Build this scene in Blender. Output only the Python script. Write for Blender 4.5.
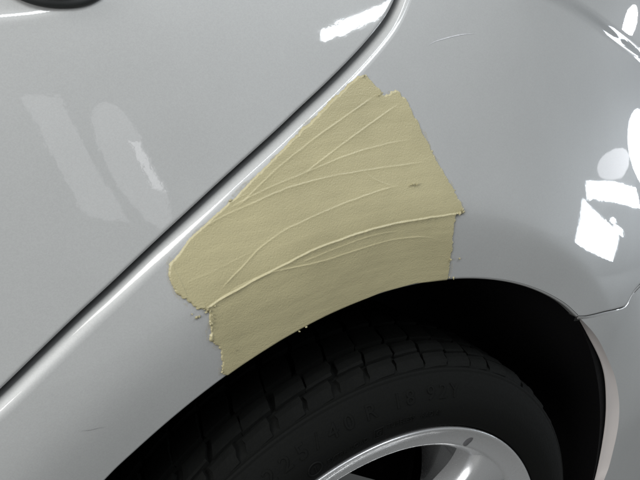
import bpy, math, random
import numpy as np
from mathutils import Matrix, Vector

for o in list(bpy.data.objects):
    bpy.data.objects.remove(o)
scene = bpy.context.scene
COL = scene.collection
R = math.radians
random.seed(4); rng = np.random.default_rng(4)

# ------------------------------------------------------------------ camera
cam_data = bpy.data.cameras.new('camera'); cam = bpy.data.objects.new('camera', cam_data); COL.objects.link(cam)
cam.matrix_world = Matrix(((0.85133535, 0.18268067, -0.49178846, -0.33121038),
                           (-0.52461918, 0.29945728, -0.79693165, -0.41145581),
                           (0.00168563, 0.93645775, 0.35077635, 0.64950583), (0, 0, 0, 1)))
cam_data.sensor_width = 36.0; cam_data.lens = 36.0 * 671.4459 / 640.0
cam_data.clip_start = 0.01; cam_data.clip_end = 200
scene.camera = cam

# ------------------------------------------------------------------ workshop light
world = bpy.data.worlds.new('World'); scene.world = world; world.use_nodes = True
bgn = world.node_tree.nodes['Background']
bgn.inputs[0].default_value = (0.93, 0.97, 1.0, 1); bgn.inputs[1].default_value = 0.24

def area(name, loc, target, sx, sy, power, col=(1, 1, 1), roll=0.0, shape='RECTANGLE'):
    d = bpy.data.lights.new(name, 'AREA'); d.shape = shape; d.size = sx; d.size_y = sy
    d.energy = power; d.color = col
    o = bpy.data.objects.new(name, d); COL.objects.link(o)
    q = (Vector(target) - Vector(loc)).to_track_quat('-Z', 'Y')
    o.matrix_world = Matrix.Translation(loc) @ q.to_matrix().to_4x4() @ Matrix.Rotation(roll, 4, 'Z')
    return o
def towards(p, az, el, dist):
    az, el = R(az), R(el)
    return (p[0] + dist * math.sin(az) * math.cos(el), p[1] - dist * math.cos(az) * math.cos(el), p[2] + dist * math.sin(el))
EXPOSURE = -0.17
PAINT = (.345, .353, .352)
PUTTY = (.338, .308, .183)
SPOKE0 = 51
p0 = (0.0, .06, .632)
area('ceiling_tube', towards(p0, 40, 25, 4.2), p0, .75, .08, 9, (.90, .95, 1))
area('overhead_and_fill', (-1.15, -.75, 2.4), (-.1, 0, .45), 1.8, .6, 36, (1, .98, .95))
area('overhead_and_fill', (1.25, -.95, 2.45), (.2, 0, .5), 1.6, .6, 38, (.92, .96, 1))  # unseen fill added to lift the darker right side
p1 = (-.25, .07, .64)
area('ceiling_tube', towards(p1, 4, 60, 2.4), p1, 1.5, .16, 12, (.95, .98, 1))
area('left_soft_light', (-2.3, -1.05, 1.35), (-.2, 0, .42), 1.0, .9, 54, (1, .99, .97))  # unseen soft light added at the left to brighten the lower wing
corner = (.35, .05, .44)
area('doorway_band', (3, -.22, .165), corner, .76, .085, 4.2, (.86, .93, 1), R(-15))
area('doorway_low', (3, -.55, .01), corner, .44, .24, 4.4, (.86, .93, 1), R(-38))
area('doorway_high', (3, .42, .22), corner, .56, .32, 5.2, (.86, .93, 1), R(-15), 'ELLIPSE')
area('doorway_low', (3, -.30, -.01), corner, .10, .05, .3, (.86, .93, 1), R(-30))
area('doorway_low', (3, -.33, .05), corner, .06, .03, .12, (.86, .93, 1), R(-10), 'ELLIPSE')
area('pale_pane', (3.02, -.14, .27), corner, .56, .13, .40, (.95, .95, 1), R(-8), 'ELLIPSE')
area('spot_lamp', (3, .40, .83), (.38, .08, .6), .42, .13, 3.2, (.9, .95, 1), 0, 'ELLIPSE')
area('door_reflection_strip', (.0, -3, 1.4), (-.23, .04, .53), .18, .68, .50, (.97, .97, 1), R(4))  # weak lamps added to draw the pale reflection on the door, no windows
area('door_reflection_strip', (.28, -3, 1.4), (-.23, .04, .53), .26, .66, .58, (.97, .97, 1), R(-3), 'ELLIPSE')
area('door_reflection_bit', (.36, -2.99, 1.4), (-.23, .04, .53), .06, .24, .16, (.97, .97, 1))  # small added light for the brightest bit of the door reflection

vs = scene.view_settings
vs.view_transform = 'Standard'; vs.look = 'None'; vs.gamma = 1.0; vs.use_curve_mapping = False
vs.exposure = EXPOSURE

# ------------------------------------------------------------------ measured outlines (side view, metres; wheel axle at x = z = 0)
FLARE_TH = [-2.2, 0.3058, 0.5058, 0.6558, 0.8058, 0.874, 0.9423, 1.0105, 1.0787, 1.147, 1.2152, 1.2834, 1.3517, 1.4199, 1.4881, 1.5563, 1.6246, 1.6928, 1.761, 1.8293, 1.8975, 1.9657, 2.034, 2.1022, 2.1704, 2.2387, 2.3069, 2.3751, 2.8751, 5.0]
FLARE_R = [0.4251, 0.4251, 0.4251, 0.4251, 0.4251, 0.4214, 0.4193, 0.4185, 0.4186, 0.4192, 0.4202, 0.4212, 0.4222, 0.4228, 0.4231, 0.423, 0.4224, 0.4213, 0.4199, 0.4183, 0.4166, 0.415, 0.4137, 0.413, 0.4133, 0.4149, 0.4183, 0.4238, 0.4238, 0.4238]
FLARE_K = [0.003, 0.003, 0.003, 0.003, 0.003, 0.0035, 0.0039, 0.0044, 0.0049, 0.0056, 0.0065, 0.0074, 0.0084, 0.0091, 0.0093, 0.0096, 0.0098, 0.0101, 0.0104, 0.0106, 0.0109, 0.0111, 0.0114, 0.0116, 0.0119, 0.012, 0.0121, 0.0122, 0.0128, 0.014]
FLARE_S = [0.0, 0.0, 0.0, 0.0582, 0.1407, 0.1782, 0.2157, 0.2233, 0.227, 0.2307, 0.2345, 0.2382, 0.2419, 0.2456, 0.2494, 0.2508, 0.2518, 0.2528, 0.2537, 0.2547, 0.2557, 0.2567, 0.2576, 0.2586, 0.2596, 0.26, 0.26, 0.26, 0.26, 0.26]
DOORC_X = [-0.3342, -0.304, -0.2711, -0.2567, -0.2416, -0.2258, -0.2095, -0.1891, -0.1536]
DOORC_Z = [0.6291, 0.6295, 0.6311, 0.6317, 0.6335, 0.6369, 0.641, 0.6465, 0.6561]
REARC_X = [0.1238, 0.2258, 0.2726, 0.3152, 0.3522, 0.3914, 0.4767, 0.6845]
REARC_Z = [0.6611, 0.6393, 0.6274, 0.6147, 0.6012, 0.588, 0.5625, 0.5053]
REARC_A = [0.001, 0.003, 0.0045, 0.0055, 0.0065, 0.007, 0.007, 0.007]
ARCH = [[-0.2571, 0.3136], [-0.2344, 0.3291], [-0.2112, 0.3431], [-0.1874, 0.3558], [-0.1632, 0.367], [-0.1384, 0.3767], [-0.1132, 0.385], [-0.0875, 0.3918], [-0.0616, 0.397], [-0.0353, 0.4005], [-0.0087, 0.4025], [0.0179, 0.4027], [0.0447, 0.4012], [0.0714, 0.3979], [0.098, 0.3929], [0.1244, 0.386], [0.1504, 0.3774], [0.176, 0.3669], [0.201, 0.3545], [0.2253, 0.3404], [0.2488, 0.3245], [0.2706, 0.3062]]
BUMPER_LIP = [[0.2806, 0.3015], [0.313, 0.2672], [0.3473, 0.2268], [0.374, 0.1889], [0.389, 0.1519], [0.3936, 0.1222], [0.3936, 0.0947], [0.389, 0.0466], [0.3822, 0.0284]]
BUMPER_INNER = [[0.285, 0.2974], [0.3066, 0.2706], [0.348, 0.2143], [0.3681, 0.1662], [0.3798, 0.1044], [0.3784, 0.0236]]
DOOR_SEAM = [[-0.3516, 0.3731], [-0.3124, 0.3997], [-0.2862, 0.4186], [-0.2545, 0.4411], [-0.2361, 0.4532], [-0.2035, 0.4753], [-0.1835, 0.4884], [-0.1392, 0.5166], [-0.0937, 0.5442], [-0.0692, 0.5596], [-0.042, 0.5762], [-0.011, 0.5964], [0.0105, 0.6118], [0.0263, 0.6245], [0.0369, 0.6362], [0.0443, 0.6469], [0.0568, 0.6683], [0.0688, 0.698]]
BUMPER_SEAM = [[0.2707, 0.3056], [0.2883, 0.3011], [0.3287, 0.2944], [0.3596, 0.2873], [0.384, 0.2827], [0.3961, 0.2858], [0.4117, 0.2924], [0.4328, 0.2946], [0.471, 0.2957]]
FILLER_OUTLINE = [[-0.0129, 0.5831], [-0.0049, 0.5838], [0.0025, 0.5744], [0.0104, 0.5671], [0.018, 0.5686], [0.0267, 0.5691], [0.0324, 0.5619], [0.0388, 0.5467], [0.048, 0.5297], [0.0585, 0.5065], [0.0709, 0.4861], [0.0776, 0.4721], [0.0827, 0.4605], [0.0734, 0.4594], [0.0723, 0.4531], [0.0694, 0.4375], [0.07, 0.4135], [0.0698, 0.4023], [0.069, 0.3952], [0.0306, 0.4017], [-0.0083, 0.4018], [-0.05, 0.3964], [-0.0893, 0.3874], [-0.1247, 0.3781], [-0.1549, 0.3677], [-0.1592, 0.3711], [-0.1595, 0.3823], [-0.1604, 0.3943], [-0.1676, 0.401], [-0.1682, 0.4129], [-0.1686, 0.4228], [-0.1701, 0.4302], [-0.1753, 0.4321], [-0.1808, 0.4355], [-0.1857, 0.4416], [-0.1909, 0.4498], [-0.1936, 0.4594], [-0.1919, 0.4668], [-0.1874, 0.4702], [-0.1817, 0.4742], [-0.1762, 0.4803], [-0.1712, 0.4839], [-0.157, 0.4925], [-0.1376, 0.504], [-0.129, 0.51], [-0.1079, 0.5236], [-0.0917, 0.5338], [-0.071, 0.5476], [-0.042, 0.566], [-0.0271, 0.5748]]
RIDGES = [[1.15, [[-0.1693, 0.4307], [-0.1643, 0.4334], [-0.157, 0.4364], [-0.1421, 0.4408], [-0.1233, 0.4462], [-0.0987, 0.4522], [-0.0776, 0.4577], [-0.052, 0.461], [-0.0222, 0.4639], [0.0091, 0.4643], [0.0423, 0.4629], [0.0753, 0.4609]]], [0.45, [[-0.1551, 0.439], [-0.122, 0.4467], [-0.1013, 0.4471], [-0.0697, 0.4465], [-0.0385, 0.4489], [-0.0024, 0.4505], [0.027, 0.448], [0.0549, 0.4412]]], [0.5, [[-0.1586, 0.4421], [-0.1403, 0.4549], [-0.1222, 0.4673], [-0.0975, 0.4774], [-0.0591, 0.486], [-0.0347, 0.4901], [0.0047, 0.4948], [0.0182, 0.4925]]], [0.2, [[-0.1833, 0.4519], [-0.1633, 0.4562], [-0.1423, 0.4619], [-0.1222, 0.4673]]], [0.45, [[-0.1686, 0.4861], [-0.1492, 0.4932], [-0.1299, 0.4979], [-0.096, 0.5061], [-0.0606, 0.5098], [-0.0228, 0.5108], [0.0224, 0.5102], [0.0497, 0.5093]]], [0.3, [[-0.0229, 0.5104], [-0.0106, 0.5017], [0.0047, 0.4948]]], [0.4, [[-0.1437, 0.4981], [-0.1103, 0.508], [-0.077, 0.5155], [-0.0378, 0.5238], [0.0073, 0.5289], [0.0354, 0.5291]]], [0.5, [[-0.0771, 0.5148], [-0.0492, 0.5281], [-0.0123, 0.5443], [0.0271, 0.5602]]], [0.5, [[-0.1369, 0.4971], [-0.1047, 0.5182], [-0.0714, 0.5357], [-0.0455, 0.5477], [-0.013, 0.5615], [-0.0021, 0.5661], [0.0057, 0.5695]]], [0.25, [[-0.1612, 0.49], [-0.1398, 0.5025], [-0.1214, 0.5079]]], [0.4, [[-0.1902, 0.4679], [-0.1841, 0.4471], [-0.1808, 0.4355]]], [0.9, [[-0.1701, 0.4302], [-0.1686, 0.4228], [-0.1678, 0.4128], [-0.1676, 0.4018]]], [0.3, [[-0.0899, 0.4496], [-0.0523, 0.4552], [-0.0203, 0.4584], [0.0113, 0.4569]]]]
CRUMBS = [[-0.181, 0.4289], [-0.1783, 0.426], [-0.176, 0.4262], [0.0076, 0.5689], [0.0032, 0.5673], [0.0293, 0.493], [0.0261, 0.4938], [0.0227, 0.4935], [0.0327, 0.4933], [-0.1704, 0.4279], [-0.168, 0.4289], [-0.1668, 0.4255], [-0.1663, 0.4222], [-0.1677, 0.4193], [-0.1676, 0.4153], [-0.1682, 0.4063], [-0.1599, 0.3788], [-0.1596, 0.3759], [-0.16, 0.3742], [0.0753, 0.4613], [0.0803, 0.4619], [0.0792, 0.4638], [0.0682, 0.4184], [0.0805, 0.4159], [0.0709, 0.399], [0.0761, 0.3968], [-0.0913, 0.3894], [-0.0846, 0.3912], [-0.1504, 0.39], [-0.1396, 0.5039], [-0.008, 0.5832], [-0.1691, 0.4322], [-0.1638, 0.4318], [-0.1716, 0.4305]]
SCRATCH = [[-0.2697, 0.3637], [-0.2619, 0.3616], [-0.2564, 0.3611], [-0.2502, 0.3599]]
SCUFF = [[0.0639, 0.6031], [0.0738, 0.6064], [0.0921, 0.6095], [0.107, 0.6111], [0.1235, 0.6114]]
SCUFF2 = [[0.0897, 0.4894], [0.0984, 0.4802], [0.1053, 0.4747], [0.1135, 0.4671], [0.119, 0.4579]]
SCUFF3 = [[0.0726, 0.5936], [0.0956, 0.5951], [0.1249, 0.5971]]
HANDLE = [[-0.251, 0.6424], [-0.2421, 0.6393], [-0.2309, 0.638], [-0.2211, 0.6401], [-0.2149, 0.6422]]
LOGO = [[-0.0889, 0.2738], [0.0038, 0.282]]
AX, AZ, AR = -0.0076, 0.0479, 0.3643          # wheel-arch centre and radius (metres)
def softplus(q, k):
    q = np.asarray(q, float)
    return k * np.logaddexp(0.0, q / k)
def sstep(t):
    t = np.clip(t, 0, 1); return t * t * (3 - 2 * t)
def smooth_table(xs, ys, sigma, lo, hi, n=2400):
    """a gently rounded version of a coarse table, so that the skin shows no kinks"""
    t = np.linspace(lo, hi, n); y = np.interp(t, xs, ys)
    k = int(4 * sigma / (t[1] - t[0])) + 1
    w = np.exp(-.5 * (np.arange(-k, k + 1) * (t[1] - t[0]) / sigma) ** 2); w /= w.sum()
    return t, np.convolve(np.pad(y, k, mode='edge'), w, mode='valid')
T_R = smooth_table(FLARE_TH, FLARE_R, .06, -2.4, 4.6)
T_K = smooth_table(FLARE_TH, FLARE_K, .15, -2.4, 4.6)
T_S = smooth_table(FLARE_TH, FLARE_S, .15, -2.4, 4.6)
T_D = smooth_table(DOORC_X, DOORC_Z, .012, -1.2, .9)
T_Z = smooth_table(REARC_X, REARC_Z, .015, -1.2, .9)
T_A = smooth_table(REARC_X, REARC_A, .03, -1.2, .9)
def body_depth(x, z):
    """depth y of the bodywork outer skin at side-view position (x, z)"""
    x = np.asarray(x, float); z = np.asarray(z, float)
    th = np.arctan2(z - AZ, x - AX); r = np.hypot(x - AX, z - AZ)
    th = np.where(th < -2.2, th + 2 * np.pi, th)
    rc = np.interp(th, *T_R); k = np.interp(th, *T_K)
    q = r - rc
    s2 = np.interp(th, *T_S)
    sp = softplus(q, k)
    L = 0.13
    y = -0.55 * s2 * np.clip(q - sp, -.10, 0) + s2 * L * (1 - np.exp(-sp / L))
    zz = softplus(z - 0.36, 0.02)
    y = y + 0.04 * zz + 0.36 * zz ** 2 + 0.05 * (x + .1) ** 2
    xr = softplus(x - 0.17, 0.03)
    y = y + (0.55 * xr ** 2 + 0.7 * xr * 0.09 * np.tanh((z - 0.36) / 0.09)) * (0.12 + 0.88 * sstep((th - 0.10) / 0.42))
    # shoulder crease across the door under the handle
    d = z - np.interp(x, *T_D)
    y = y + (0.46 * softplus(d, 0.0009) - 0.36 * softplus(d - 0.0034, 0.0009)) * sstep((-x - .02) / .10)
    # shoulder step on the rear quarter
    d2 = z - np.interp(x, *T_Z)
    y = y - np.interp(x, *T_A) * sstep(d2 / 0.018)
    return y

# ------------------------------------------------------------------ materials
def new_mat(name):
    m = bpy.data.materials.new(name); m.use_nodes = True
    return m, m.node_tree.nodes, m.node_tree.links, m.node_tree.nodes['Principled BSDF']
def simple(name, col, rough=.5, metal=0.0, coat=0.0, bump=None, spec=.5):
    m, n, l, b = new_mat(name)
    b.inputs['Base Color'].default_value = (*col, 1); b.inputs['Roughness'].default_value = rough
    b.inputs['Metallic'].default_value = metal; b.inputs['Coat Weight'].default_value = coat
    b.inputs['Coat Roughness'].default_value = .05; b.inputs['Specular IOR Level'].default_value = spec
    tc = n.new('ShaderNodeTexCoord')
    no = n.new('ShaderNodeTexNoise'); no.inputs['Scale'].default_value = bump[0] if bump else 60
    no.inputs['Detail'].default_value = 5; l.new(tc.outputs['Object'], no.inputs['Vector'])
    mr = n.new('ShaderNodeMapRange'); mr.inputs[3].default_value = rough * .85; mr.inputs[4].default_value = min(1, rough * 1.15)
    l.new(no.outputs['Fac'], mr.inputs[0]); l.new(mr.outputs[0], b.inputs['Roughness'])
    if bump:
        bp = n.new('ShaderNodeBump'); bp.inputs['Strength'].default_value = bump[1]; bp.inputs['Distance'].default_value = bump[2]
        l.new(no.outputs['Fac'], bp.inputs['Height']); l.new(bp.outputs[0], b.inputs['Normal'])
    return m
def paint_material():
    m, n, l, b = new_mat('silver_paint')
    tc = n.new('ShaderNodeTexCoord')
    fl = n.new('ShaderNodeTexVoronoi'); fl.inputs['Scale'].default_value = 1500
    l.new(tc.outputs['Object'], fl.inputs['Vector'])
    dust = n.new('ShaderNodeTexNoise'); dust.inputs['Scale'].default_value = 9; dust.inputs['Detail'].default_value = 8
    dust.inputs['Roughness'].default_value = .65
    l.new(tc.outputs['Object'], dust.inputs['Vector'])
    bw = n.new('ShaderNodeSeparateColor'); l.new(fl.outputs['Color'], bw.inputs[0])
    mr = n.new('ShaderNodeMapRange'); mr.inputs[3].default_value = .96; mr.inputs[4].default_value = 1.04
    l.new(bw.outputs[0], mr.inputs[0])
    mr2 = n.new('ShaderNodeMapRange'); mr2.inputs[1].default_value = .3; mr2.inputs[2].default_value = .7
    mr2.inputs[3].default_value = .97; mr2.inputs[4].default_value = 1.03; l.new(dust.outputs['Fac'], mr2.inputs[0])
    mu = n.new('ShaderNodeMath'); mu.operation = 'MULTIPLY'; l.new(mr.outputs[0], mu.inputs[0]); l.new(mr2.outputs[0], mu.inputs[1])
    vm = n.new('ShaderNodeVectorMath'); vm.operation = 'SCALE'; vm.inputs[0].default_value = PAINT
    l.new(mu.outputs[0], vm.inputs['Scale']); l.new(vm.outputs[0], b.inputs['Base Color'])
    b.inputs['Metallic'].default_value = .2; b.inputs['Roughness'].default_value = .5
    b.inputs['Coat Weight'].default_value = 1.0; b.inputs['Coat IOR'].default_value = 1.5
    mr3 = n.new('ShaderNodeMapRange'); mr3.inputs[1].default_value = .35; mr3.inputs[2].default_value = .75
    mr3.inputs[3].default_value = .015; mr3.inputs[4].default_value = .05
    l.new(dust.outputs['Fac'], mr3.inputs[0]); l.new(mr3.outputs[0], b.inputs['Coat Roughness'])
    op = n.new('ShaderNodeTexNoise'); op.inputs['Scale'].default_value = 260; op.inputs['Detail'].default_value = 2
    l.new(tc.outputs['Object'], op.inputs['Vector'])
    bp = n.new('ShaderNodeBump'); bp.inputs['Strength'].default_value = .034; bp.inputs['Distance'].default_value = .0003
    rip = n.new('ShaderNodeTexNoise'); rip.inputs['Scale'].default_value = 34; rip.inputs['Detail'].default_value = 2
    l.new(tc.outputs['Object'], rip.inputs['Vector'])
    bp2 = n.new('ShaderNodeBump'); bp2.inputs['Strength'].default_value = .07; bp2.inputs['Distance'].default_value = .0010
    l.new(rip.outputs['Fac'], bp2.inputs['Height']); l.new(bp2.outputs[0], bp.inputs['Normal'])
    l.new(op.outputs['Fac'], bp.inputs['Height']); l.new(bp.outputs[0], b.inputs['Coat Normal'])
    return m
def filler_material():
    m, n, l, b = new_mat('body_filler_putty')
    tc = n.new('ShaderNodeTexCoord')
    big = n.new('ShaderNodeTexNoise'); big.inputs['Scale'].default_value = 22; big.inputs['Detail'].default_value = 6
    fine = n.new('ShaderNodeTexNoise'); fine.inputs['Scale'].default_value = 760; fine.inputs['Detail'].default_value = 3
    pores = n.new('ShaderNodeTexVoronoi'); pores.inputs['Scale'].default_value = 480
    for t in (big, fine, pores): l.new(tc.outputs['Object'], t.inputs['Vector'])
    cr = n.new('ShaderNodeValToRGB')
    cr.color_ramp.elements[0].position = .3; cr.color_ramp.elements[0].color = (*[c * .90 for c in PUTTY], 1)
    cr.color_ramp.elements[1].position = .72; cr.color_ramp.elements[1].color = (*[c * 1.08 for c in PUTTY], 1)
    mp = n.new('ShaderNodeMapping'); mp.inputs['Rotation'].default_value = (0, R(28), 0); mp.inputs['Scale'].default_value = (14, 60, 150)
    drag = n.new('ShaderNodeTexNoise'); drag.inputs['Scale'].default_value = 1.0; drag.inputs['Detail'].default_value = 4
    l.new(tc.outputs['Object'], mp.inputs[0]); l.new(mp.outputs[0], drag.inputs['Vector'])
    mixv = n.new('ShaderNodeMath'); mixv.operation = 'MULTIPLY_ADD'; mixv.inputs[1].default_value = .45
    hb = n.new('ShaderNodeMath'); hb.operation = 'MULTIPLY'; hb.inputs[1].default_value = .55
    l.new(big.outputs['Fac'], hb.inputs[0]); l.new(drag.outputs['Fac'], mixv.inputs[0]); l.new(hb.outputs[0], mixv.inputs[2])
    l.new(mixv.outputs[0], cr.inputs[0]); l.new(cr.outputs[0], b.inputs['Base Color'])
    b.inputs['Roughness'].default_value = .42; b.inputs['Specular IOR Level'].default_value = .5
    pm = n.new('ShaderNodeMapRange'); pm.inputs[1].default_value = .0; pm.inputs[2].default_value = .35
    l.new(pores.outputs['Distance'], pm.inputs[0])
    ad = n.new('ShaderNodeMath'); ad.operation = 'MULTIPLY_ADD'; ad.inputs[1].default_value = .45
    l.new(pm.outputs[0], ad.inputs[0]); l.new(fine.outputs['Fac'], ad.inputs[2])
    bp = n.new('ShaderNodeBump'); bp.inputs['Strength'].default_value = .5; bp.inputs['Distance'].default_value = .0005
    l.new(ad.outputs[0], bp.inputs['Height']); l.new(bp.outputs[0], b.inputs['Normal'])
    return m
def smear_material():
    m, n, l, b = new_mat('filler_smear')
    b.inputs['Base Color'].default_value = (*[.5 * c + .26 for c in PUTTY], 1); b.inputs['Roughness'].default_value = .7
    tc = n.new('ShaderNodeTexCoord'); no = n.new('ShaderNodeTexNoise'); no.inputs['Scale'].default_value = 420; no.inputs['Detail'].default_value = 4
    l.new(tc.outputs['Object'], no.inputs['Vector'])
    mr = n.new('ShaderNodeMapRange'); mr.inputs[1].default_value = .35; mr.inputs[2].default_value = .7; mr.inputs[3].default_value = .05; mr.inputs[4].default_value = .55
    l.new(no.outputs['Fac'], mr.inputs[0]); l.new(mr.outputs[0], b.inputs['Alpha'])
    return m
M = dict(smear=smear_material(), paint=paint_material(), filler=filler_material(),
         rubber=simple('tyre_rubber', (.0036, .004, .0037), .8, spec=.10, bump=(400, .5, .0006)),
         black=simple('black_rubber_seal', (.012, .014, .014), .45),
         liner=simple('wheel_arch_plastic', (.004, .004, .0045), .85, spec=.12, bump=(180, .3, .001)),
         alloy=simple('alloy_silver', (.60, .61, .62), .26, metal=.7, coat=.6, bump=(900, .01, .0001)),
         dark=simple('dark_weight', (.09, .09, .095), .5),
         scuff=simple('scuffed_paint', (.47, .48, .50), .6),
         scratch=simple('scratched_primer', (.16, .16, .165), .8),
         disc=simple('brake_disc_steel', (.012, .012, .012), .6),
         bare=simple('dusty_lip_paint', (.42, .395, .385), .7, bump=(70, .2, .0005)),
         concrete=simple('workshop_concrete', (.13, .13, .125), .8, bump=(25, .3, .003)))

# ------------------------------------------------------------------ mesh helpers
def mesh_obj(name, verts, faces, mat, parent=None, smooth=True):
    me = bpy.data.meshes.new(name)
    if isinstance(faces, np.ndarray) and faces.shape[1] == 4:
        nf = len(faces)
        me.vertices.add(len(verts)); me.vertices.foreach_set('co', np.asarray(verts, np.float32).ravel())
        me.loops.add(nf * 4); me.loops.foreach_set('vertex_index', faces.astype(np.int32).ravel())
        me.polygons.add(nf); me.polygons.foreach_set('loop_start', np.arange(0, nf * 4, 4, dtype=np.int32))
        me.update(calc_edges=True); me.validate()
    else:
        me.from_pydata([tuple(map(float, v)) for v in verts], [], [tuple(map(int, f)) for f in faces]); me.update()
    if smooth: me.polygons.foreach_set('use_smooth', [True] * len(me.polygons))
    me.materials.append(mat)
    o = bpy.data.objects.new(name, me); COL.objects.link(o)
    if parent: o.parent = parent
    return o
def grid_faces(nr, nc, base=0, closed=False, flip=False):
    f = []
    for i in range(nr - 1):
        for j in range(nc if closed else nc - 1):
            k = (j + 1) % nc
            q = (base + i * nc + j, base + i * nc + k, base + (i + 1) * nc + k, base + (i + 1) * nc + j)
            f.append(q[::-1] if flip else q)
    return f
def catmull(P, n):
    """resample a polyline smoothly to n points evenly along it"""
    P = np.asarray(P, float)
    Q = np.vstack([2 * P[0] - P[1], P, 2 * P[-1] - P[-2]])
    out = []
    for i in range(1, len(Q) - 2):
        p0, p1, p2, p3 = Q[i - 1:i + 3]
        for t in np.linspace(0, 1, 24, endpoint=False):
            out.append(.5 * (2 * p1 + (p2 - p0) * t + (2 * p0 - 5 * p1 + 4 * p2 - p3) * t ** 2 + (3 * p1 - p0 - 3 * p2 + p3) * t ** 3))
    out.append(Q[-2]); out = np.array(out)
    s = np.r_[0, np.cumsum(np.hypot(*np.diff(out, axis=0).T))]
    u = np.linspace(0, s[-1], n)
    return np.stack([np.interp(u, s, out[:, 0]), np.interp(u, s, out[:, 1])], 1)
def smooth_line(P, it=40):
    P = P.copy()
    for _ in range(it):
        P[1:-1] = .25 * P[:-2] + .5 * P[1:-1] + .25 * P[2:]
    return P
def normals2(P):
    t = np.gradient(P, axis=0); t /= np.linalg.norm(t, axis=1)[:, None]
    return np.stack([-t[:, 1], t[:, 0]], 1)            # left of the direction of travel
def polar(r, deg): return (AX + r * math.cos(R(deg)), AZ + r * math.sin(R(deg)))
def theta(P): return np.degrees(np.arctan2(P[:, 1] - AZ, P[:, 0] - AX))
def roll_rows(P, N, radius, depth, ang=90, n=7, flare=0.0):
    """rows that fold the edge of a panel back into the car"""
    rows = []
    for a in np.linspace(0, R(ang), n)[1:]:
        Q = P + N * radius * math.sin(a)
        rows.append(np.stack([Q[:, 0], body_depth(P[:, 0], P[:, 1]) + (body_depth(Q[:, 0], Q[:, 1]) - body_depth(P[:, 0], P[:, 1])) + radius * (1 - math.cos(a)), Q[:, 1]], 1))
    last = rows[-1].copy()
    for k in (.33, 1.0):
        e = last.copy(); e[:, 1] += depth * k; e[:, [0, 2]] -= N * flare * k; rows.append(e)
    return rows
class Sheet:
    def __init__(self): self.v = []; self.f = []; self.n = 0
    def grid(self, G, flip=False):
        nr, nc = G.shape[:2]
        self.v.append(G.reshape(-1, 3)); self.f += grid_faces(nr, nc, self.n, flip=flip); self.n += nr * nc
    def build(self, name, mat, parent):
        import bmesh
        o = mesh_obj(name, np.vstack(self.v), self.f, mat, parent)
        bm = bmesh.new(); bm.from_mesh(o.data)
        bmesh.ops.remove_doubles(bm, verts=bm.verts[:], dist=2e-6)
        bmesh.ops.recalc_face_normals(bm, faces=bm.faces[:])
        bm.to_mesh(o.data); bm.free()
        return o
def skin(XZ):
    return np.stack([XZ[..., 0], body_depth(XZ[..., 0], XZ[..., 1]), XZ[..., 1]], -1)

# ------------------------------------------------------------------ setting: the workshop floor under the wheel
fl = mesh_obj('floor', [(-6, -6, -.3195), (7, -6, -.3195), (7, 3, -.3195), (-6, 3, -.3195)], [(0, 1, 2, 3)], M['concrete'], smooth=False)
fl['kind'] = 'structure'; fl['label'] = 'grey workshop floor under the wheel'

# ------------------------------------------------------------------ the car
car = bpy.data.objects.new('car', None); COL.objects.link(car)
car.location = (0, 0, 0)
car['label'] = 'silver car with tan body filler spread over its wheel arch'; car['category'] = 'car'

NU = 460
# curve of the door shut line, lower left to top, continued past the picture on both ends
seam_full = [(-.474, .20), (-.458, .255), (-.43, .308), (-.392, .345)] + DOOR_SEAM[0:] + [(.083, .745), (.090, .80)]
seam = smooth_line(catmull(seam_full, NU), 30)
seam_n = normals2(seam)                                 # points up-left, to the door

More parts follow.
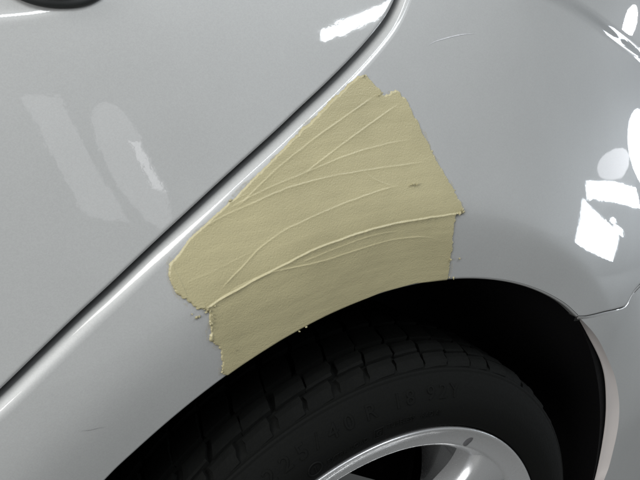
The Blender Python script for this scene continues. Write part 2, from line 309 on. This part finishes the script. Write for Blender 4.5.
# --- rear quarter panel
def quarter_panel():
    arch = [polar(.376, 168), polar(.375, 156), polar(.373, 144)] + ARCH
    A = smooth_line(catmull(arch, 800), 60)
    FR = .0085
    s_in = seam - seam_n * (FR + .0031)
    border = catmull([tuple(s_in[-1]), (.20, .815), (.36, .79), (.50, .73), (.60, .62), (.64, .50)], 200)[1:]
    S = np.vstack([s_in, border])
    thS = theta(S)
    uS = np.zeros(len(S)); ns = len(s_in)
    t0, t1 = 165.0, theta(A[-1:])[0]
    uS[:ns] = .7 * (thS[0] - thS[:ns]) / (thS[0] - t1) + .3 * .75 * np.linspace(0, 1, ns)
    us_end = uS[ns - 1]
    uS[ns:] = us_end + (1 - us_end) * np.linspace(0, 1, len(border) + 1)[1:]
    uS = np.maximum.accumulate(uS)
    thA = theta(A); uA = (thA[0] - thA) / (thA[0] - thA[-1])
    # keep the seam samples: columns follow the seam first, then the border
    u = np.r_[uS[:ns], np.linspace(us_end, 1, 170)[1:]]
    Au = np.stack([np.interp(u, uA, A[:, 0]), np.interp(u, uA, A[:, 1])], 1)
    Su = np.stack([np.interp(u, uS, S[:, 0]), np.interp(u, uS, S[:, 1])], 1); Su[:ns] = s_in
    bs = BUMPER_SEAM + [(.49, .345), (.56, .395), (.615, .455), (.64, .50)]
    NV = 230
    v = np.linspace(0, 1, NV)
    Rt = smooth_line(catmull(bs, 400), 10)
    sl = np.linspace(0, 1, 400)
    Rt = np.stack([np.interp(v, sl, Rt[:, 0]), np.interp(v, sl, Rt[:, 1])], 1)
    Rt[0] = Au[-1]; Rt[-1] = Su[-1]
    Rt[:, 1] += .0008
    P = (1 - v)[:, None, None] * Au[None] + v[:, None, None] * Su[None]
    P += (u ** 7)[None, :, None] * (Rt - ((1 - v)[:, None] * Au[-1] + v[:, None] * Su[-1]))[:, None]
    sh = Sheet()
    sh.grid(skin(P), flip=False)
    # folded edge along the door
    rows = [skin(s_in)] + roll_rows(s_in, seam_n, FR, .022, ang=90, n=9)
    sh.grid(np.array(rows))
    # wheel-arch lip
    a_n = normals2(Au)                                   # left of travel (travel is clockwise) = outwards
    rows = [skin(Au)] + roll_rows(Au, -a_n, .0022, .007, ang=90, n=6)
    sh.grid(np.array(rows), flip=True)
    # edge above the bumper
    E = P[:, -1]; e_n = -normals2(E)
    rows = [skin(E)] + roll_rows(E, e_n, .0012, .012, n=5)
    sh.grid(np.array(rows).astype(float))
    return sh.build('quarter_panel', M['paint'], car), Au
qp, ARCH_LINE = quarter_panel()
qp['label'] = 'silver rear quarter panel with flared wheel arch'

# --- rear door
def rear_door():
    DR = .0032
    d_in = seam + seam_n * (DR + .0031)
    sh = Sheet()
    NV = 520; v = np.linspace(0, 1, NV)
    D = np.array((-.80, .60)) * .52
    P = d_in[None] + v[:, None, None] * D
    sh.grid(skin(P))
    rows = [skin(d_in)] + roll_rows(d_in, -seam_n, DR, .024, n=8)
    sh.grid(np.array(rows), flip=True)
    return sh.build('rear_door', M['paint'], car)
door = rear_door()
door['label'] = 'silver rear door beside the filled wing'

# dark pillar behind the shut line, with the rubber door seal
def ribbon(name, P, N, half, depth, mat, parent):
    rows = []
    for k in (-1, 1):
        Q = P + N * half * k
        rows.append(np.stack([Q[:, 0], body_depth(P[:, 0], P[:, 1]) + depth, Q[:, 1]], 1))
    sh = Sheet(); sh.grid(np.array(rows)); return sh.build(name, mat, parent)
ribbon('door_seal', seam, seam_n, .03, .0235, M['black'], car)

# --- door handle with its black gasket
def handle():
    cx, cz, a, b, p = -.2325, .674, .043, .0365, 2.2
    ph = np.linspace(0, 2 * np.pi, 96, endpoint=False)
    c, s = np.cos(ph), np.sin(ph)
    sx = np.sign(c) * np.abs(c) ** (2 / p); sz = np.sign(s) * np.abs(s) ** (2 / p)
    def ring(sc, dy):
        x = cx + sx * (a + sc); z = cz + sz * (b + sc)
        return np.stack([x, body_depth(x, z) + dy, z], 1)
    prof = [(.0, .002), (.0, -.002), (-.001, -.0038), (-.004, -.0045), (-.0075, -.004), (-.009, -.002), (-.009, .004)]
    g = np.array([ring(sc, dy) for sc, dy in prof])
    nr, nc = g.shape[:2]
    gk = mesh_obj('handle_gasket', g.reshape(-1, 3), grid_faces(nr, nc, closed=True), M['black'], door)
    gk['label'] = 'black rubber gasket round the door handle'
    prof = [(-.009, .002), (-.0092, -.006), (-.011, -.012), (-.014, -.0165), (-.022, -.019), (-.030, -.020), (-.0344, -.0203)]
    g = np.array([ring(sc, dy) for sc, dy in prof]); nr, nc = g.shape[:2]
    mesh_obj('handle_plate', g.reshape(-1, 3), grid_faces(nr, nc, closed=True), M['paint'], door)
handle()

# --- rear bumper corner
def bumper():
    lip = [(.2700, .3062)] + BUMPER_LIP[1:] + [(.366, -.03), (.335, -.09)]
    lip = smooth_line(catmull(lip, 260), 16)
    bs = [(x, z - .0042) for x, z in BUMPER_SEAM] + [(.49, .342), (.56, .392), (.615, .452)]
    top = smooth_line(catmull(bs, 240), 8)
    lip[0] = top[0]
    n_v, n_u = 260, 240                                    # v runs down the lip, u along the seam
    v = np.linspace(0, 1, n_v)[:, None, None]; u = np.linspace(0, 1, n_u)[None, :, None]
    bot0, bot1 = lip[-1], np.array((.62, -.09))
    bot = lip[-1] + (bot1 - bot0) * np.linspace(0, 1, n_u)[:, None]
    rgt = catmull([tuple(top[-1]), (.63, .30), (.63, .10), tuple(bot1)], n_v)
    P = ((1 - v) * top[None] + v * bot[None] + (1 - u) * lip[:, None] + u * rgt[:, None]
         - ((1 - u) * (1 - v) * top[0] + u * (1 - v) * top[-1] + (1 - u) * v * bot0 + u * v * bot1))
    sh = Sheet(); sh.grid(skin(P), flip=True)
    t_n = normals2(top)
    sh.grid(np.array([skin(top)] + roll_rows(top, t_n, .0014, .012, n=5)))
    bo = sh.build('rear_bumper', M['paint'], car)
    bo['label'] = 'silver rear bumper corner'
    # flange of the wheel arch, dusty
    l_n = normals2(lip)
    sgn = -1 if np.dot(l_n[100], np.array((AX, AZ)) - lip[100]) < 0 else 1
    inner = smooth_line(catmull(BUMPER_INNER + [(.362, -.03), (.33, -.09)], len(lip)), 16)
    a = skin(lip); b = np.stack([inner[:, 0], np.full(len(inner), .022), inner[:, 1]], 1)
    rows = [a]
    for k in (.12, .35, .65, .92):
        e = a + (b - a) * k; e[:, 1] += .0016 * math.sin(k * 3.14); rows.append(e)
    for dy in (.0, .002):
        e = b.copy(); e[:, 1] += dy; rows.append(e)
    sh = Sheet(); sh.grid(np.array(rows)); f = sh.build('arch_flange', M['bare'], bo)
    f['label'] = 'dusty flange of the bumper inside the wheel arch'
bumper()
_bs = smooth_line(catmull([(x, z - .0014) for x, z in BUMPER_SEAM] + [(.49, .343), (.56, .393), (.61, .448)], 240), 8)[4:]
ribbon('seam_shade_strip', _bs, normals2(_bs), .008, .0075, M['black'], car)  # black backing added behind the bumper gap so it reads as deep shade

# --- black liner closing the wheel well
def liner():
    ts = np.radians(np.linspace(-35, 215, 120)); v = []
    prof = [(.378, .024), (.40, .030), (.432, .034), (.436, .05), (.430, .14), (.415, .27), (.40, .30), (.20, .302), (.0, .302)]
    for r, y in prof:
        v.append(np.stack([AX + .004 + r * np.cos(ts), np.full_like(ts, y), AZ + r * np.sin(ts)], 1))
    sh = Sheet(); sh.grid(np.array(v)); o = sh.build('wheel_arch_liner', M['liner'], car)
liner()

# ------------------------------------------------------------------ body filler
def seg_dist(X, Z, P, closed=False):
    P = np.asarray(P, float)
    Q = np.vstack([P, P[:1]]) if closed else P
    best = np.full(X.shape, 1e9); side = np.zeros(X.shape); along = np.zeros(X.shape); L = 0.0
    for a, b in zip(Q[:-1], Q[1:]):
        d = b - a; l = np.hypot(*d)
        if l < 1e-9: continue
        t0 = ((X - a[0]) * d[0] + (Z - a[1]) * d[1]) / l ** 2
        t = np.clip(t0, 0, 1)
        ex, ez = X - a[0] - t * d[0], Z - a[1] - t * d[1]
        dist = np.hypot(ex, ez); m = dist < best
        best[m] = dist[m]; along[m] = (L + t * l)[m]
        side[m] = np.sign(d[0] * ez - d[1] * ex)[m]; L += l
    return best, side, along, L
def inside(X, Z, P):
    P = np.asarray(P, float); c = np.zeros(X.shape, bool); j = len(P) - 1
    for i in range(len(P)):
        (x1, z1), (x2, z2) = P[i], P[j]
        with np.errstate(divide='ignore', invalid='ignore'):
            m = ((z1 > Z) != (z2 > Z)) & (X < (x2 - x1) * (Z - z1) / (z2 - z1 + 1e-15) + x1)
        c ^= m; j = i
    return c
def vnoise(X, Z, cell, seed=0):
    g = np.random.default_rng(seed).random((256, 256))
    a, b = X / cell, Z / cell
    i, j = np.floor(a).astype(int), np.floor(b).astype(int); fx, fz = sstep(a - i), sstep(b - j)
    G = lambda p, q: g[p % 256, q % 256]
    return (G(i, j) * (1 - fx) + G(i + 1, j) * fx) * (1 - fz) + (G(i, j + 1) * (1 - fx) + G(i + 1, j + 1) * fx) * fz - .5
def body_filler():
    out = np.array(FILLER_OUTLINE)
    st = .00046
    xs = np.arange(out[:, 0].min() - .003, out[:, 0].max() + .003, st)
    zs = np.arange(out[:, 1].min() - .003, out[:, 1].max() + .003, st)
    GX, GZ = np.meshgrid(xs, zs)
    # a coarse pass keeps only what lies near or inside the outline
    cg = inside(GX, GZ, out)
    m0 = cg.copy()
    for _ in range(9):
        m1 = m0.copy(); m1[1:] |= m0[:-1]; m1[:-1] |= m0[1:]; m1[:, 1:] |= m0[:, :-1]; m1[:, :-1] |= m0[:, 1:]; m0 = m1
    X, Z = GX[m0], GZ[m0]
    d, _, _, _ = seg_dist(X, Z, out, True)
    sd = np.where(cg[m0], d, -d)
    ra = np.hypot(X - AX, Z - AZ)
    arc_r = np.interp(-np.arctan2(Z - AZ, X - AX), -np.radians(theta(ARCH_LINE)), np.hypot(ARCH_LINE[:, 0] - AX, ARCH_LINE[:, 1] - AZ))
    da = ra - arc_r                                        # distance above the lip
    jit = .0024 * vnoise(X, Z, .007, 1) + .0018 * vnoise(X, Z, .0026, 2) + .0010 * vnoise(X, Z, .0012, 3)
    near_lip = sstep(1 - da / .006)
    ds, _, _, _ = seg_dist(X, Z, seam[::6])
    calm = .45 + .55 * sstep((ds - .018) / .02)            # the door side was wiped nearly straight
    sde = sd + jit * (1 - near_lip) * calm
    t = .0011 + .0005 * vnoise(X, Z, .05, 4) + .0002 * vnoise(X, Z, .012, 5)
    edge = np.clip(sde / .0010, -1, 1); edge = np.where(edge > 0, 1 - (1 - edge) ** 2, edge)
    hgt = t * edge; ein = np.clip(edge, 0, 1)
    for n, (amp, line) in enumerate(RIDGES):
        L = smooth_line(catmull(line, 60), 3)
        lo, hi = L.min(0) - .03, L.max(0) + .03
        sel = (X > lo[0]) & (X < hi[0]) & (Z > lo[1]) & (Z < hi[1])
        xs_, zs_ = X[sel], Z[sel]
        rd, side, al, tot = seg_dist(xs_, zs_, L)
        sgn = rd * side + .0004 * vnoise(al + n, al * 0 + n * 3.3, .008, 11 + n)
        up = sgn > 0; rd = np.abs(sgn)
        fade = sstep(al / (.06 * tot + 1e-6)) * sstep((tot - al) / (.15 * tot))
        if n in (0, 11): fade = np.maximum(fade, .75)
        var = .75 + .5 * (vnoise(al, al * 0 + n, .02, 40 + n) + .5) + (.30 if n in (0, 11) else .08) * vnoise(al, al * 0 + n, .0032, 60 + n)
        big = n in (0, 11)
        # the upper face is steep, the lower one feathers out where the next pull of the spreader starts
        w_up, w_dn = (.00046, .0020) if big else (.00036, .0011)
        body = np.where(up, np.exp(-(rd / w_up) ** 2), .75 * np.exp(-rd / w_dn) + .25 * np.exp(-rd / (.016 if big else .007)))
        hgt[sel] += ein[sel] * amp * (.0012 if big else .0009) * fade * var * body
    hgt += ein * (.00005 * vnoise(X, Z, .004, 6) + .00003 * vnoise(X, Z, .0014, 7))
    # spreading marks that run along the arch
    th = np.arctan2(Z - AZ, X - AX)
    hgt += ein * .00008 * vnoise(ra * 1.0, th * .02, .0035, 8)
    rr = .0022
    y = body_depth(X, Z) + np.where(da < 0, rr - np.sqrt(np.clip(rr ** 2 - np.clip(-da, 0, rr) ** 2, 0, None)), 0) - hgt
    Y = np.zeros(GX.shape); Y[m0] = y
    keep = np.zeros(GX.shape, bool); keep[m0] = (sde > -.0009) & (da > -.0022)
    kc = keep[:-1, :-1] & keep[1:, :-1] & keep[:-1, 1:] & keep[1:, 1:]
    idx = -np.ones(GX.shape, int); use = np.zeros(GX.shape, bool)
    use[:-1, :-1] |= kc; use[1:, :-1] |= kc; use[:-1, 1:] |= kc; use[1:, 1:] |= kc
    idx[use] = np.arange(use.sum())
    V = np.stack([GX[use], Y[use], GZ[use]], 1)
    ii, jj = np.nonzero(kc)
    Fc = np.stack([idx[ii, jj], idx[ii, jj + 1], idx[ii + 1, jj + 1], idx[ii + 1, jj]], 1)
    # thin wiped smears outside the edge
    film = np.zeros(GX.shape, bool)
    film[m0] = (sde > -.0034 + .0030 * vnoise(X, Z, .011, 21) * 2) & (sde < .0002) & (da > .002) & (vnoise(X, Z, .016, 22) + .5 * vnoise(X, Z, .004, 23) > .02)
    fk = film[:-1, :-1] & film[1:, :-1] & film[:-1, 1:] & film[1:, 1:]
    fi, fj = np.nonzero(fk); fidx = -np.ones(GX.shape, int); fu = np.zeros(GX.shape, bool)
    fu[:-1, :-1] |= fk; fu[1:, :-1] |= fk; fu[:-1, 1:] |= fk; fu[1:, 1:] |= fk
    fidx[fu] = np.arange(fu.sum())
    FV = np.stack([GX[fu], body_depth(GX[fu], GZ[fu]) - .00018, GZ[fu]], 1)
    FF = np.stack([fidx[fi, fj], fidx[fi, fj + 1], fidx[fi + 1, fj + 1], fidx[fi + 1, fj]], 1)
    o = mesh_obj('body_filler', V, Fc, M['filler'], car)
    sm = mesh_obj('filler_smear', FV, FF, M['smear'], o); sm['kind'] = 'stuff'
    o['label'] = 'tan body filler spread over the wing with ridges from the spreader'
    return o
filler = body_filler()

# crumbs of filler
def crumb_mesh():
    v, f = [], []
    import bmesh
    bm = bmesh.new(); bmesh.ops.create_icosphere(bm, subdivisions=1, radius=1)
    for w in bm.verts: w.co *= 1 + .9 * (random.random() - .5)
    me = bpy.data.meshes.new('filler_crumb'); bm.to_mesh(me); bm.free(); me.materials.append(M['filler'])
    return me
cms = [crumb_mesh() for _ in range(4)]
for k, (x, z) in enumerate(CRUMBS):
    o = bpy.data.objects.new('filler_crumb', cms[k % 4]); COL.objects.link(o); o.parent = filler
    s = random.uniform(.0006, .0011)
    on = inside(np.array([x]), np.array([z]), FILLER_OUTLINE)[0]
    o.location = (x, float(body_depth(x, z)) - (.0024 if on else .0007), z)
    o.scale = (s * random.uniform(.8, 1.7), s, s * random.uniform(.8, 1.4)); o.rotation_euler = [random.uniform(0, 6) for _ in range(3)]

# thin marks on the paint
def mark(name, line, width, mat, parent, lift=.00025):
    P = catmull(line, 60); N = normals2(P)
    w = width * np.sin(np.linspace(.05, np.pi - .05, 60)) * (.6 + .8 * rng.random(60))
    rows = [skin(P + N * (w * k)[:, None]) for k in (-.5, .5)]
    for r_ in rows: r_[:, 1] -= lift
    sh = Sheet(); sh.grid(np.array(rows)); return sh.build(name, mat, parent)
mark('scratch', SCRATCH, .00022, M['scratch'], qp)
mark('scuff_mark', SCUFF, .0010, M['scuff'], qp)

# ------------------------------------------------------------------ wheel
def lathe(name, prof, mat, parent, n=180, a0=0, a1=2 * math.pi):
    closed = abs(a1 - a0) > 6.28
    ts = np.linspace(a0, a1, n, endpoint=not closed)
    v = np.array([np.stack([r * np.cos(ts), np.full_like(ts, y), r * np.sin(ts)], 1) for r, y in prof])
    return mesh_obj(name, v.reshape(-1, 3), grid_faces(len(prof), n, closed=closed), mat, parent)
def fine_profile(prof, n):
    return [tuple(p) for p in catmull(prof, n)]
side_prof = [(.2445, .0135), (.2475, .0085), (.252, .0055), (.262, .0032), (.275, .0034), (.289, .0078), (.299, .0135), (.3035, .0168)]
side_f = fine_profile(side_prof, 60)
tyre = lathe('tyre', [(.226, .034), (.238, .018)] + side_f + [(.3050, .0168), (.3066, .0182), (.3064, .0200), (.3052, .0215), (.3072, .0250), (.3095, .034),
              (.3115, .06), (.312, .12), (.3115, .18), (.308, .21), (.30, .225), (.27, .24), (.235, .236), (.226, .22)], M['rubber'], car, 240)
tyre['label'] = 'black tyre with moulded lettering on its sidewall'
def side_y(r): return float(np.interp(r, [p[0] for p in side_f], [p[1] for p in side_f]))
# tread blocks
def block_mesh(name, rows, dth, skew, nseg=8, wear=0):
    """rows: (y, r_top, r_base) from the outside in; a solid block, bent round the axle"""
    v, f = [], []
    nr = len(rows)
    for layer in (0, 1):
        for i, (y, rt, rb) in enumerate(rows):
            r = rt if layer == 0 else rb
            for j in range(nseg + 1):
                if layer == 0: r -= random.uniform(0, .0006) * wear
                jt = random.uniform(-.05, .05) * dth * wear if j in (0, nseg) else 0
                t = jt - dth / 2 + dth * j / nseg + skew * (y - rows[0][0]) + R(90)
                v.append((r * math.cos(t), y, r * math.sin(t)))
    c = nseg + 1; off = nr * c
    for i in range(nr - 1):
        for j in range(nseg):
            a = i * c + j; f.append((a, a + 1, a + c + 1, a + c))
    for j in range(nseg):
        for i in (0, nr - 1):
            a = i * c + j; f.append((a, off + a, off + a + 1, a + 1))
    for i in range(nr - 1):
        for j in (0, nseg):
            a = i * c + j; f.append((a, a + c, off + a + c, off + a))
    me = bpy.data.meshes.new(name); me.from_pydata(v, [], f); me.update(); me.materials.append(M['rubber'])
    return me
NB = 58
rows_a = [(.0225, .3078, .303), (.026, .3122, .305), (.031, .3146, .306), (.037, .3160, .307), (.0395, .3156, .307)]
rows_b = [(.0420, .3164, .307), (.0445, .3174, .308), (.053, .3182, .309), (.061, .3184, .310)]
rows_c = [(.069, .3186, .310), (.085, .3192, .310), (.098, .3192, .310)]
rows_d = [(.106, .3194, .310), (.122, .3195, .310), (.138, .3194, .310)]
pitch = 2 * math.pi / NB
kinds = [[block_mesh('tread_block', rows, pitch * w, -1.1, wear=1) for w in (.80, .86, .90)] for rows in (rows_a, rows_b, rows_c, rows_d)]
for k in range(NB):
    for q in range(4):
        o = bpy.data.objects.new('tread_block', random.choice(kinds[q])); COL.objects.link(o); o.parent = tyre
        o.rotation_euler = (0, k * pitch + (0, .0215 + .012, .052, .094)[q] + .02 + random.uniform(-.05, .05) * pitch, 0)

# lettering moulded into the sidewall
def glyph(txt, size, extr=.5):
    cu = bpy.data.curves.new('t', 'FONT'); cu.body = txt; cu.size = 1.0; cu.extrude = 0
    cu.align_x = 'CENTER'; cu.resolution_u = 3
    ob = bpy.data.objects.new('t', cu); COL.objects.link(ob)
    dg = bpy.context.evaluated_depsgraph_get(); me = bpy.data.meshes.new_from_object(ob.evaluated_get(dg))
    bpy.data.objects.remove(ob); bpy.data.curves.remove(cu)
    return me
def wrap_text(txt, ang, r0, height, width, lift):
    """flat glyph bent round the axle at angle ang (degrees), baseline radius r0, raised by lift"""
    me = glyph(txt, 1)
    import bmesh
    bm = bmesh.new(); bm.from_mesh(me)
    geo = bmesh.ops.extrude_face_region(bm, geom=bm.faces[:])
    top = {e for e in geo['geom'] if isinstance(e, bmesh.types.BMVert)}
    for w in bm.verts:
        x, y = w.co.x * width, w.co.y * height
        r = r0 + y; t = R(ang) - x / r0
        yy = side_y(r) + (-lift if w in top else .0006)
        w.co = (r * math.cos(t), yy, r * math.sin(t))
    bm.to_mesh(me); bm.free(); me.materials.clear(); me.materials.append(M['rubber'])
    o = bpy.data.objects.new('sidewall_lettering', me); COL.objects.link(o); o.parent = tyre
    o['label'] = 'raised letters on the tyre sidewall'
    return o
for ch, a in (('2', 115.4), ('2', 111.9), ('5', 108.5), ('/', 105.3), ('4', 101.9), ('0', 98.4), ('R', 93.6), ('1', 87.4), ('8', 84.4), ('9', 79.2), ('2', 76.0), ('Y', 72.8)):
    wrap_text(ch, a, .2812, .0190, .0215, .0009)
for word, a in (('EXTRA', 102.4), ('LOAD', 97.2)):
    wrap_text(word, a, .2600, .0072, .0072, .0007)
for word, a in (('TUBELESS', 86.8), ('RADIAL', 78.6)):
    wrap_text(word, a, .2640, .0078, .0078, .0007)
def ring_mark(ang, r, rad, sq):
    c = np.array((r * math.cos(R(ang)), r * math.sin(R(ang)))); n = 4 if sq else 40
    rows = []
    for rr, lift in ((rad, -.0006), (rad * .98, .0008), (rad * .82, .0008), (rad * .80, -.0006)):
        ph = np.linspace(0, 2 * np.pi, n, endpoint=False) + (R(45 + ang - 90) if sq else 0)
        x = c[0] + rr * np.cos(ph); z = c[1] + rr * np.sin(ph)
        rows.append(np.stack([x, [side_y(math.hypot(a, b)) - lift for a, b in zip(x, z)], z], 1))
    rows = np.array(rows)
    mesh_obj('sidewall_emblem', rows.reshape(-1, 3), grid_faces(4, n, closed=True, flip=True), M['rubber'], tyre, smooth=not sq)
ring_mark(107.6, .264, .0078, False); wrap_text('1', 107.6, .2605, .010, .010, .0008)
ring_mark(92.4, .2635, .0080, True); wrap_text('G', 92.4, .2605, .0085, .0085, .0008)

# alloy rim
rim = lathe('alloy_rim', [(.226, .20), (.214, .19), (.208, .12), (.207, .06), (.2085, .045), (.212, .030), (.2165, .0215), (.2200, .0172), (.2222, .0152), (.2242, .0146)]
            + fine_profile([(.226, .0143), (.232, .0125), (.238, .0098), (.2415, .0078), (.2436, .0070), (.2449, .0078), (.2452, .0100)], 24) + [(.2440, .016), (.236, .020)], M['alloy'], car, 220)
rim['label'] = 'silver alloy rim with wide spokes'
def spoke_mesh():
    """one spoke, lofted outwards from the hub and flaring into the rim; centred on +z"""
    v = []
    st = np.linspace(.045, .2235, 30); nc = 17
    for r in st:
        k = (r - .045) / .178
        w = .022 + .003 * k + .020 * max(0, (k - .74) / .26) ** 2.2
        yf = .030 - .014 * k ** 1.5 + .0
        for j in range(nc):
            s = -1 + 2 * j / (nc - 1)
            flat = abs(s)
            if flat < .72: x = w * s / .72 * .86; y = yf + .0018 * (flat / .72) ** 2
            else:
                q = (flat - .72) / .28; x = math.copysign(w * (.86 + .14 * math.sin(q * 1.57)), s); y = yf + .0018 + .030 * q ** 1.4
            zz = math.sqrt(max(r * r - x * x, 1e-6))
            v.append((x, y, zz))
    return v, grid_faces(len(st), nc, flip=True)
sv, sf = spoke_mesh()
sp_me = None
for k in range(5):
    o = bpy.data.objects.new('spoke', sp_me) if sp_me else mesh_obj('spoke', sv, sf, M['alloy'], rim)
    if sp_me: COL.objects.link(o); o.parent = rim
    sp_me = o.data
    o.rotation_euler = (0, R(SPOKE0 + 72 * k), 0)
lathe('hub_cap', [(.058, .045), (.056, .030), (.050, .0265), (.030, .025), (.012, .0245), (.0005, .0245)], M['alloy'], rim, 64)
lathe('brake_disc', [(.125, .095), (.125, .085), (.10, .085), (.0005, .08)], M['disc'], car, 96)
# small dark balance weight on the rim flange
def weight():
    a = R(59.0); r0 = .2285
    v = []
    for s, t in [(0, 0)] + [(1, R(p)) for p in range(0, 360, 20)]:
        dx, dz = (.0066) * s * math.cos(t), .0056 * s * math.sin(t)
        tx, tz = math.cos(.75), math.sin(.75); nx, nz = -math.sin(.75), math.cos(.75)
        x = r0 * math.cos(a) + dx * tx + dz * nx; z = r0 * math.sin(a) + dx * tz + dz * nz
        rr = math.hypot(x, z); y = float(np.interp(rr, [.226, .232, .238, .2415], [.0143, .0125, .0098, .0078]))
        v.append((x, y - (.0016 if s == 0 else -.0002), z))
    mesh_obj('balance_weight', v, [(0, 1 + k, 1 + (k + 1) % 18) for k in range(18)], M['dark'], rim)
weight()
